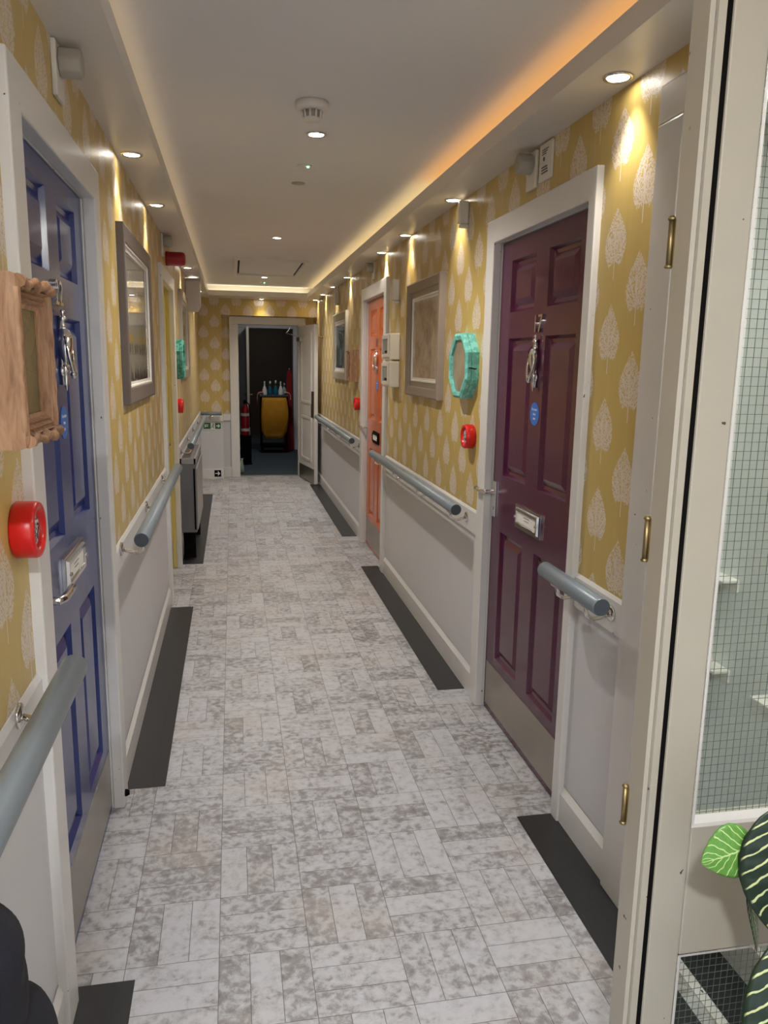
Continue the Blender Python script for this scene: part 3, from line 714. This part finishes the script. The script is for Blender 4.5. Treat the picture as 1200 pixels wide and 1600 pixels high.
def pir(side, y, z0, z1, lab, w=.03):
    t = wall_thing('wall_sensor', lab, 'wall sensor', side, y, z0)
    mb = MB(); mb.box(-w, w, -.045, 0, .018, z1-z0); mb.prism([(-w, 0), (w, 0), (w*.8, .018), (-w*.8, .018)], 'y', -.04, 0)
    mb.build('sensor_body', WPLAST, t, bevel=.006)
pir('right', 3.575, 2.10, 2.215, 'small white wall sensor under the border left of the purple door', .018)
pir('right', 5.06, 1.87, 2.02, 'slim white wall sensor between the meters and the ceiling border', .016)
pir('right', 8.0, 2.05, 2.23, 'distant white wall sensor above the far silver framed picture', .02)

def bell(side, y, z, lab):
    t = wall_thing('alarm_sounder', lab, 'fire alarm', side, y, z, group='round red alarm sounders')
    mb = MB(); mb.lathe([(.050, 0), (.054, -.004), (.054, -.038), (.051, -.044), (.041, -.044), (.037, -.037), (.036, -.024)], (0, 0, 0), 'y', 36); mb.build('red_housing', RED, t)
    mb = MB(); mb.lathe([(.0355, -.024), (.0355, -.032), (.027, -.036), (.001, -.037)], (0, 0, 0), 'y', 28); mb.build('speckled_grille', GRILLE, t)
    return t
bell('left', 1.545, 1.178, 'large round red alarm sounder beside the blue door')
bell('right', 3.375, 1.180, 'round red alarm sounder beside the purple door')
bell('left', 6.06, 1.155, 'far left round red alarm sounder under the teal box')
bell('right', 6.62, 1.150, 'far right round red alarm sounder beyond the orange door')

# big red siren on the left wall
t = wall_thing('fire_siren', 'dark red cylindrical siren sticking out high above the yellow door', 'fire alarm', 'left', 5.42, 2.132)
mb = MB(); mb.lathe([(.045, 0), (.045, -.02), (.043, -.022), (.043, -.10), (.038, -.118), (.025, -.124), (.001, -.125)], (0, 0, 0), 'y', 28); mb.build('siren_body', DRED, t)
# white box near far left corner
t = wall_thing('wall_cabinet', 'large white rounded wall box under the left border near the far corner', 'box', 'left', 7.72, 2.07)
mb = MB(); mb.prism([(0, .14), (-.115, .14), (-.13, .12), (-.13, -.085), (-.10, -.135), (0, -.135)], 'x', -.10, .10); mb.build('cabinet_body', WPLAST, t, bevel=.006)
mb = MB(); mb.prism([(-.002, .155), (-.14, .155), (-.14, .142), (-.002, .142)], 'x', -.105, .105); mb.build('cabinet_lid', WPLAST, t)

# electricity meters
for z, lab in ((1.60, 'upper white meter box with clear window on the right wall'), (1.425, 'lower white meter box with clear window on the right wall')):
    t = wall_thing('meter_box', lab, 'meter box', 'right', 5.13, z, group='white meter boxes')
    mb = MB(); mb.box(-.125, .125, -.066, 0, -.083, .083); mb.build('meter_case', WPLAST, t, bevel=.005)
    mb = MB(); mb.frame(-.105, .105, -.066, .070, .02, [(0, -.066), (0, -.074), (1, -.074), (1, -.067)]); mb.build('window_frame', WPLAST, t)
    mb = MB(); mb.box(-.085, .085, -.0675, -.066, -.046, .050); mb.build('meter_window', paint('meter_window', srgb(150, 150, 148), .1, .05), t)
    mb = MB(); mb.box(-.03, .05, -.0685, -.0675, -.04, -.025); mb.build('meter_dial', BLACK, t)

# framed pictures
def picture(side, y, z, w, h, fw, fmat, prof, mountw, art, lab, group=None, inner=None):
    t = wall_thing('framed_picture', lab, 'picture', side, y, z, group=group)
    mb = MB(); mb.frame(-w/2, w/2, -h/2, h/2, fw, prof); mb.build('picture_frame', fmat, t, bevel=.002)
    a, b = w/2-fw, h/2-fw
    if mountw:
        mb = MB(); mb.frame(-a-.002, a+.002, -b-.002, b+.002, mountw, [(0, -.012), (0, -.020), (.35, -.020), (.4, -.012), (1, -.012)]); mb.build('mount', inner or MOUNT, t)
    a -= mountw; b -= mountw
    mb = MB(); mb.box(-a-.004, a+.004, -.011, -.002, -b-.004, b+.004); mb.build('artwork', art, t)
    return t
P1 = [(0, 0), (0, -.026), (.12, -.029), (.9, -.025), (1, -.022), (1, -.006)]
picture('left', 3.605, 1.655, .98, .665, .065, FRAMEG, P1, .022, canvas_mat('reeds_landscape'), 'grey framed misty landscape painting with reeds left of the yellow door')
picture('right', 4.285, 1.630, .76, .635, .085, FRAMEB, [(0, 0), (0, -.034), (.1, -.038), (.6, -.030), (.62, -.020), (1, -.016), (1, -.004)], .022, canvas_mat('faded_brown_print'), 'taupe framed brown print behind reflective glass on the right wall')
picture('left', 7.02, 1.69, .95, .70, .07, FRAMES, P1, .03, canvas_mat('blue_grey_abstract'), 'silver framed blue-grey picture beyond the teal box on the left')
picture('right', 7.78, 1.645, .92, .64, .075, FRAMES, P1, .04, canvas_mat('dark_still_life'), 'silver framed dark picture far along the right wall')

# octagonal memory boxes
def octa(side, y, z, lab, body, R=.155, D=.052):
    t = wall_thing('memory_box', lab, 'display box', side, y, z)
    k = cos(pi/8); a = [(R*cos(pi/8+i*pi/4), R*sin(pi/8+i*pi/4)) for i in range(8)]
    mb = MB()
    def ring(s, yy): return [mb.bm.verts.new((p[0]*s, yy, p[1]*s)) for p in a]
    R0 = [ring(1, 0), ring(1, -D*.62), ring(.975, -D*.64), ring(.975, -D*.68), ring(1, -D*.70), ring(1, -D), ring(.92, -D-.008), ring(.80, -D-.004), ring(.80, -D+.012)]
    for i in range(len(R0)-1):
        for j in range(8): mb.bm.faces.new((R0[i][j], R0[i][(j+1) % 8], R0[i+1][(j+1) % 8], R0[i+1][j]))
    mb.bm.faces.new(R0[0])
    mb.build('box_body', body, t)
    mb = MB(); v = [mb.bm.verts.new((p[0]*.81, -D+.006, p[1]*.81)) for p in a]; mb.bm.faces.new(v)
    mb.build('box_window', paint('box_window', srgb(150, 138, 118), .08, .3), t)
    mb = MB(); mb.tube([(R*k+.001, -D*.25, -.01), (R*k+.008, -D*.4, -.012), (R*k+.008, -D*.75, -.008), (R*k+.001, -D*.9, -.008)], .0025, 8); mb.build('latch', BLACK, t)
octa('right', 3.468, 1.490, 'turquoise octagonal display box beside the purple door', TEAL)
octa('left', 6.10, 1.495, 'green octagonal display box beyond the yellow door', TEALD)
# wooden display boxes
def wood_box(side, y, z, w, h, d, lab):
    t = wall_thing('memory_box', lab, 'display box', side, y, z)
    mb = MB(); mb.box(-w/2, w/2, -d*.62, 0, -h/2, h/2); mb.build('box_case', WOOD, t, bevel=.003)
    mb = MB(); a, b = w/2, h/2; f = .045
    mb.frame(-a, a, -b, b, f, [(0, -d*.64), (0, -d*.9), (.06, -d*.97), (.28, -d), (.33, -d*.95), (.42, -d*.99), (.5, -d*.93), (.6, -d*.97), (.68, -d*.91), (.78, -d*.95), (.86, -d*.88), (1, -d*.86), (1, -d*.70)])
    door_o = mb.build('carved_door', WOOD, t)
    for q in (-1, 1):       # carved crest along the top and bottom edge
        mb = MB()
        pts = [(-a+.012+(2*a-.024)*i/12, -d*(.99+.03*sin(i*1.6)), q*(b-.011+.004*sin(i*1.57))) for i in range(13)]
        mb.tube(pts, [.010, .004, .006, .009, .005, .007, .011, .007, .005, .009, .006, .004, .010], 8); mb.build('carving', WOOD, door_o)
    for s in (-1, 1):
        mb = MB(); pts = [(s*(a-.007), -d*.95, -b+.02+(2*b-.04)*i/18) for i in range(19)]
        mb.tube(pts, [.0045+.002*abs(sin(i*.9)) for i in range(19)], 8); mb.build('carving', WOOD, door_o)
    mb = MB(); mb.box(-a+f-.004, a-f+.004, -d*.84, -d*.82, -b+f-.004, b-f+.004); mb.build('box_window', paint('aged_glass', srgb(112, 104, 72), .25, .15), door_o)
    mb = MB(); mb.box(-a-.003, -a, -d*.72, -d*.52, .04, .085); mb.build('hinge', BRASS, t)
wood_box('left', 1.286, 1.491, .215, .245, .122, 'carved brown wooden display box beside the blue door')
wood_box('right', 6.78, 1.465, .20, .27, .075, 'small dark wooden display box far along the right wall beside the orange door')

# storage heater
t = thing('storage_heater', 'grey storage heater standing at the left wall with a slotted top', 'heater', (-.398, 6.42, 0), LW)
mb = MB(); mb.box(-.5, .5, -.118, -.002, .215, .735); mb.build('heater_case', DGREY, t, bevel=.008)
mb = MB(); mb.box(-.485, .485, -.126, -.118, .235, .70); mb.build('front_panel', LGREY, t, bevel=.003)
mb = MB()
mb.box(-.5, .5, -.118, -.105, .735, .775); mb.box(-.5, .5, -.015, -.002, .735, .775); mb.box(-.5, -.485, -.118, -.002, .735, .775); mb.box(.485, .5, -.118, -.002, .735, .775)
mb.build('grille_surround', LGREY, t)
mb = MB(); mb.box(-.485, .485, -.105, -.015, .7352, .737); mb.build('grille_shade', BLACK, t)  # black sheet stands in for the shade between the slats
mb = MB()
for i in range(36):
    x = -.475+i*.027; mb.box(x, x+.012, -.105, -.015, .762, .772)
mb.build('top_grille', LGREY, t)
for x in (-.42, .40):
    mb = MB(); mb.box(x, x+.04, -.10, -.01, 0, .215); mb.build('foot', BLACK, t)
mb = MB(); mb.box(-.508, -.5, -.112, -.10, .24, .70); mb.build('edge_trim', BLACK, t)

# exit sign and arrow sign on the end wall
GREEN = paint('exit_sign_green', srgb(20, 92, 50), .4, .02)
t = thing('exit_sign', 'green and white running man exit sign with arrow on the end wall', 'sign', (-.262, YE, .675), 0)
mb = MB(); mb.box(-.115, .115, -.004, 0, -.045, .045); mb.build('sign_board', CARD, t)
mb = MB(); mb.box(-.108, -.018, -.005, -.004, -.038, .038); mb.build('green_field', GREEN, t)
mb = MB(); mb.box(.036, .108, -.005, -.004, -.038, .038); mb.build('green_field', GREEN, t)
mb = MB(); mb.box(-.012, .030, -.005, -.004, -.038, .038)
mb.build('door_symbol', CARD, t)
mb = MB()
mb.lathe([(.007, 0), (.007, -.001)], (.016, -.0052, .024), 'y', 12)
mb.tube([(.014, -.0056, .016), (.008, -.0056, -.004), (.020, -.0056, -.016), (.014, -.0056, -.032)], .004, 6); mb.tube([(.008, -.0056, -.004), (-.002, -.0056, -.014), (-.012, -.0056, -.024)], .004, 6)
mb.tube([(.014, -.0056, .014), (.026, -.0056, .004)], .003, 6); mb.tube([(.012, -.0056, .012), (0, -.0056, .006)], .003, 6)
mb.build('running_figure', GREEN, t)
mb = MB(); mb.prism([(.05, -.006), (.075, -.006), (.070, -.020), (.080, -.020), (.098, 0), (.080, .020), (.070, .020), (.075, .006), (.05, .006)], 'y', -.006, -.005); mb.build('white_arrow', CARD, t)
mb = MB()
mb.box(-.092, -.046, -.006, -.005, .010, .018); mb.box(-.092, -.084, -.006, -.005, -.02, .010); mb.box(-.084, -.05, -.006, -.005, -.008, .000); mb.build('white_mark', CARD, t)
t = thing('arrow_sign', 'small black square sign with white arrow on the skirting', 'sign', (-.205, YE-.02, .072), 0)
mb = MB(); mb.box(-.042, .042, -.002, 0, -.042, .042); mb.build('sign_board', BLACK, t)
mb = MB(); mb.prism([(-.03, -.006), (.008, -.006), (-.004, -.026), (.008, -.026), (.030, 0), (.008, .026), (-.004, .026), (.008, .006), (-.03, .006)], 'y', -.003, -.002); mb.build('white_arrow', CARD, t)
# door holder on right wall by the open leaf
t = wall_thing('door_holder', 'small brass hook on the right wall beside the open white door', 'hook', 'right', 9.4, 1.78)
mb = MB(); mb.lathe([(.02, 0), (.02, -.006), (.008, -.01), (.008, -.05), (.014, -.055), (.001, -.06)], (0, 0, 0), 'y', 16); mb.build('hook_body', BRASS, t)

area_light('vestibule_fill', (.62, 11.9, 2.40), (0, 0, 0), .2, .2, 4.5, (1, .95, .9))  # fill added in place of light spilling in from the corridor
area_light('back_room_fill', (.6, 15.2, 2.45), (0, 0, 0), .3, .3, 1.6, (1, .9, .8))  # weak fill added to lift the room out of black
# ---------------------------------------------------------------- lobby things
BAG = paint('mustard_canvas', srgb(196, 138, 20), .8, .12, bump=.5)
REDC = paint('red_cloth', srgb(140, 24, 28), .9, .1)
t = thing('cleaning_trolley', 'cleaning trolley with hanging mustard yellow sack in the dark doorway', 'trolley', (.66, 13.05, 0))
def tub(mb, x0, x1, y0, y1, z0, z1): mb.box(x0, x1, y0, y1, z0, z1)
mb = MB()
for sx in (-.2, .2):
    mb.tube([(sx, -.05, .10), (sx, -.05, .93)], .012, 8); mb.tube([(sx, .38, .10), (sx, .38, .93)], .012, 8)
mb.box(-.22, .22, -.08, .42, .09, .12); mb.build('trolley_frame', BLACK, t)
mb = MB(); mb.box(-.235, .235, -.10, .44, .915, .945); mb.build('top_tray', paint('dark_blue_tray', srgb(40, 52, 66), .4), t, bevel=.004)
# sack
mb = MB(); rings = []
for i in range(13):
    tt = i/12; z = .905-.66*tt
    w = .195+.03*sin(pi*tt*1.1)-.05*max(0, tt-.85)/.15; d = .06+.05*sin(pi*min(1, tt*1.1)); cx = .01*sin(4*tt)
    ring = []
    for k in range(28):
        a = 2*pi*k/28; ca, sa = cos(a), sin(a)
        e = .35
        px = cx+w*(abs(ca)**e)*(1 if ca > 0 else -1); py = -.12-.0+d*(abs(sa)**.7)*(1 if sa > 0 else -1)
        py += .008*sin(k*2.3+i*.8)
        ring.append(mb.bm.verts.new((px, py, z)))
    rings.append(ring)
for i in range(12):
    for k in range(28): mb.bm.faces.new((rings[i][k], rings[i][(k+1) % 28], rings[i+1][(k+1) % 28], rings[i+1][k]))
mb.bm.faces.new(rings[0]); mb.bm.faces.new(rings[-1]); mb.build('sack', BAG, t, smooth=True)
for sx in (-.19, .19):
    for sy in (-.04, .37):
        mb = MB(); mb.lathe([(.045, -.012), (.045, .012)], (sx, sy, .045), 'x', 16); mb.box(sx-.018, sx+.018, sy-.01, sy+.01, .045, .095); mb.build('castor_wheel', BLACK, t)
for sx, c, lab in ((-1, paint('pink_cloth', srgb(200, 130, 120), .9, .1), 'pink cloth draped over the left edge of the trolley'), (1, paint('pale_pink_cloth', srgb(220, 180, 170), .9, .1), 'pale pink cloth draped over the right edge of the trolley')):
    mb = MB(); ps = [(.17, .03, .985), (.20, .03, .992), (.245, .03, .985), (.268, .03, .95), (.275, .03, .88), (.268, .03, .80 if sx < 0 else .87)]
    L = []
    for (x, y, z) in ps:
        L.append([mb.bm.verts.new((sx*x, y+q*.06+.006*sin(q*3+z*40), z+.004*sin(q*2.1))) for q in (-1.3, -.6, 0, .7, 1.3)])
    for i in range(len(L)-1):
        for j in range(4): mb.bm.faces.new((L[i][j], L[i][j+1], L[i+1][j+1], L[i+1][j]))
    o = mb.build('cleaning_cloth', c, smooth=True); o.location = (.66, 13.0, 0)
    so = o.modifiers.new('thick', 'SOLIDIFY'); so.thickness = .008; tag(o, lab, 'cloth', 'cloths on the trolley')
def bottle(x, y, col, cap, h, spray, lab):
    t = thing('spray_bottle', lab, 'bottle', (x, y, .9455), 0, 'cleaning bottles on the trolley')
    mb = MB(); mb.lathe([(.038, 0), (.040, .01), (.038, h*.35), (.020, h*.62), (.011, h*.72), (.011, h*.8)], (0, 0, 0), 'z', 18); mb.build('bottle_body', col, t)
    mb = MB()
    mb.lathe([(.014, h*.78), (.014, h*.86)], (0, 0, 0), 'z', 12)
    if spray: mb.box(-.012, .012, -.045, .02, h*.86, h*1.0); mb.tube([(0, -.035, h*.86), (0, -.03, h*.72)], .004, 6)
    else: mb.lathe([(.012, h*.86), (.012, h), (.004, h+.01)], (0, 0, 0), 'z', 12)
    mb.build('bottle_top', cap, t)
WB = paint('white_bottle', srgb(215, 220, 222), .3, .02); BB = paint('blue_bottle', srgb(20, 92, 120), .3, .02); CB = paint('clear_bottle', srgb(140, 160, 165), .2, .02)
bottle(.51, 13.0, WB, WB, .21, False, 'white bottle at the left of the trolley top')
bottle(.60, 13.03, BB, WB, .22, True, 'blue bottle second from left on the trolley top')
bottle(.69, 13.02, BB, WB, .235, True, 'blue bottle with wide white nozzle on the trolley top')
bottle(.77, 12.99, WB, WB, .21, False, 'white bottle second from right on the trolley top')
bottle(.835, 13.13, CB, CB, .19, True, 'dull clear bottle at the right of the trolley top')
# red folded floor sign behind the trolley
t = thing('floor_sign', 'dark red folded floor sign standing behind the trolley', 'floor sign', (.925, 13.33, 0))
mb = MB(); mb.prism([(-.10, 0), (.08, 0), (.045, 1.30), (.01, 1.36), (-.03, 1.30)], 'y', -.02, .02); mb.build('sign_panel', REDC, t, bevel=.005)
mb = MB(); mb.lathe([(.012, 0), (.012, .03)], (.01, -.01, 1.345), 'z', 10); mb.build('top_clip', CHROME, t)
# fire extinguisher
t = thing('fire_extinguisher', 'red fire extinguisher standing in the dark lobby left of the doorway', 'fire extinguisher', (.17, 11.6, .42))
mb = MB(); mb.lathe([(.055, 0), (.06, .01), (.06, .36), (.045, .41), (.018, .43), (.018, .46)], (0, 0, 0), 'z', 24); mb.build('cylinder_body', paint('extinguisher_red', srgb(170, 20, 40), .3, .02), t)
mb = MB(); mb.box(-.012, .012, -.06, .05, .47, .485); mb.box(-.012, .012, -.06, .03, .50, .512); mb.lathe([(.02, .455), (.02, .50)], (0, 0, 0), 'z', 12); mb.build('valve_handle', BLACK, t)
mb = MB(); mb.tube([(.02, 0, .48), (.06, -.02, .45), (.072, -.02, .3), (.07, -.02, .12)], .009, 8); mb.build('hose', BLACK, t)
mb = MB(); mb.lathe([(.0605, .28), (.0608, .281), (.0608, .32), (.0605, .321)], (0, 0, 0), 'z', 24); mb.build('label_band', CARD, t)
mb = MB(); mb.lathe([(.0605, .06), (.0608, .061), (.0608, .10), (.0605, .101)], (0, 0, 0), 'z', 24); mb.build('label_band', CARD, t)
t = thing('equipment_stand', 'low dark stand under the fire extinguisher', 'stand', (.175, 11.6, 0))
mb = MB(); mb.box(-.09, .09, -.09, .09, .40, .4195); mb.box(-.08, .08, -.08, .08, .02, .40); mb.box(-.085, .085, -.085, .085, 0, .02); mb.build('stand_body', BLACK, t, bevel=.003)
# pale bag on the floor by the left jamb
mb = MB(); mb.lathe([(.02, 0), (.034, .02), (.036, .08), (.026, .14), (.012, .18), (.018, .20)], (0, 0, 0), 'z', 18)
for v in mb.bm.verts: v.co.x += .008*sin(v.co.z*40); v.co.y += .01*sin(v.co.z*33+1)
o = mb.build('carrier_bag', paint('pale_green_plastic', srgb(150, 165, 150), .5, .05), smooth=True); o.location = (.10, 10.62, 0)
tag(o, 'crumpled pale carrier bag on the carpet inside the far doorway', 'bag')

# ---------------------------------------------------------------- plant by the screen
def leaf(mb, base, tip, width, up, mat, curl=.15, nU=13, nV=24, fold=.12):
    base, tip, up = Vector(base), Vector(tip), Vector(up).normalized()
    d = tip-base; L = d.length; d.normalize(); side = d.cross(up).normalized(); nrm = side.cross(d).normalized()
    uvl = mb.bm.loops.layers.uv.verify(); g = []
    for j in range(nV+1):
        v = j/nV; w = width*(sin(pi*min(1, v**.8))**.75)*(1-.12*v) if 0 < v < 1 else .0008
        c = base+d*L*v+nrm*curl*L*sin(pi*v)
        g.append([(mb.bm.verts.new(c+side*w*s+nrm*(-fold*w*abs(s)**1.2*1.0+.02*w*sin(v*50))), s, v) for s in [-1+2*i/(nU-1) for i in range(nU)]])
    for j in range(nV):
        for i in range(nU-1):
            q = [g[j][i], g[j][i+1], g[j+1][i+1], g[j+1][i]]
            f = mb.bm.faces.new([a[0] for a in q]); f.smooth = True; f.material_index = 0
            for lp, a in zip(f.loops, q): lp[uvl].uv = ((a[1]+1)/2, a[2])
plant = thing('potted_plant', 'zebra striped house plant in front of the cream glazed door', 'potted plant', (.82, .76, 0))
mb = MB(); mb.lathe([(.09, 0), (.105, .02), (.125, .20), (.13, .22), (.118, .22), (.11, .19)], (0, 0, 0), 'z', 32); mb.build('pot', paint('stone_pot', srgb(150, 140, 130), .7, .1), plant)
mb = MB(); mb.lathe([(.11, .17), (.111, .19), (.05, .20), (.001, .20)], (0, 0, 0), 'z', 24); mb.build('soil', paint('soil', srgb(50, 38, 28), .95, .2, bump=1), plant)
mb = MB(); mb.tube([(0, 0, .19), (.01, .02, .45), (0, .03, .72), (.0, .02, .86)], [.012, .010, .008, .005], 10)
LW_ = [((.692, .852, .862), (.617, .86, .835), .043, (.1, -1, .15), LEAFL, .05, 'young light green leaf'),
      ((.727, .842, .925), (.746, .835, .712), .074, (-.15, -1, .12), LEAFD, .05, 'dark green leaf with cream stripes'),
      ((.707, .875, .765), (.728, .868, .675), .012, (.7, -1, .0), LEAFD, .05, None),
      ((.760, .835, .725), (.715, .80, .47), .064, (-.2, -1, .2), LEAFD, .06, None),
      ((.84, .76, .70), (1.0, .74, .62), .06, (0, -.5, 1), LEAFD, .1, None),
      ((.82, .76, .60), (.88, .58, .52), .06, (0, -.5, 1), LEAFD, .1, None)]
LV = [(tuple(Vector(b)-Vector((.82, .76, 0))), tuple(Vector(q)-Vector((.82, .76, 0))), w, up, mt, cu, lab) for b, q, w, up, mt, cu, lab in LW_]
for (b, tp, w, up, mt, cu, lab) in LV:
    s = Vector((0, .02, b[2]-.06)); mb.tube([s, (s+Vector(b))/2+Vector((0, 0, .0)), b], [.005, .004, .003], 8)
mb.build('stem', STEM, plant)
for (b, tp, w, up, mt, cu, lab) in LV:
    mb = MB(); leaf(mb, b, tp, w, up, mt, cu); o = mb.build('leaf', mt, plant, recalc=False)
    so = o.modifiers.new('thick', 'SOLIDIFY'); so.thickness = .0012
    if lab: o['label'] = lab

# ---------------------------------------------------------------- chair with jacket at the near left
t = thing('stool', 'wooden stool out of view under the navy jacket', 'stool', (-.25, .84, 0))
mb = MB(); mb.box(-.12, .12, -.15, .12, .41, .44); mb.build('seat', WOOD, t, bevel=.008)
for sx in (-.10, .10):
    for sy in (-.13, .10):
        mb = MB(); mb.box(sx-.012, sx+.012, sy-.012, sy+.012, 0, .41); mb.build('leg', WOOD, t)
mb = MB()
def blob(c, r, seed):
    rnd = random.Random(seed); ph = [rnd.random()*6 for _ in range(4)]
    m = bmesh.ops.create_icosphere(mb.bm, subdivisions=4, radius=1)
    for v in m['verts']:
        p = v.co.copy(); k = 1+.05*sin(4*p.x+ph[0]+3*p.z)+.04*sin(7*p.z+ph[1])+.03*sin(6*p.y+ph[2]+5*p.x)
        v.co = Vector((c[0]+r[0]*p.x*k, c[1]+r[1]*p.y*k, c[2]+r[2]*p.z*k))
blob((-.322, .88, .765), (.068, .10, .10), 1); blob((-.302, .86, .625), (.078, .12, .13), 2); blob((-.27, .80, .57), (.085, .13, .105), 3)
o = mb.build('jacket', NAVY, smooth=True); rm = o.modifiers.new('join', 'REMESH'); rm.mode = 'VOXEL'; rm.voxel_size = .006; rm.use_smooth_shade = True
tag(o, 'dark navy jacket heaped on a stool at the bottom left edge', 'jacket')
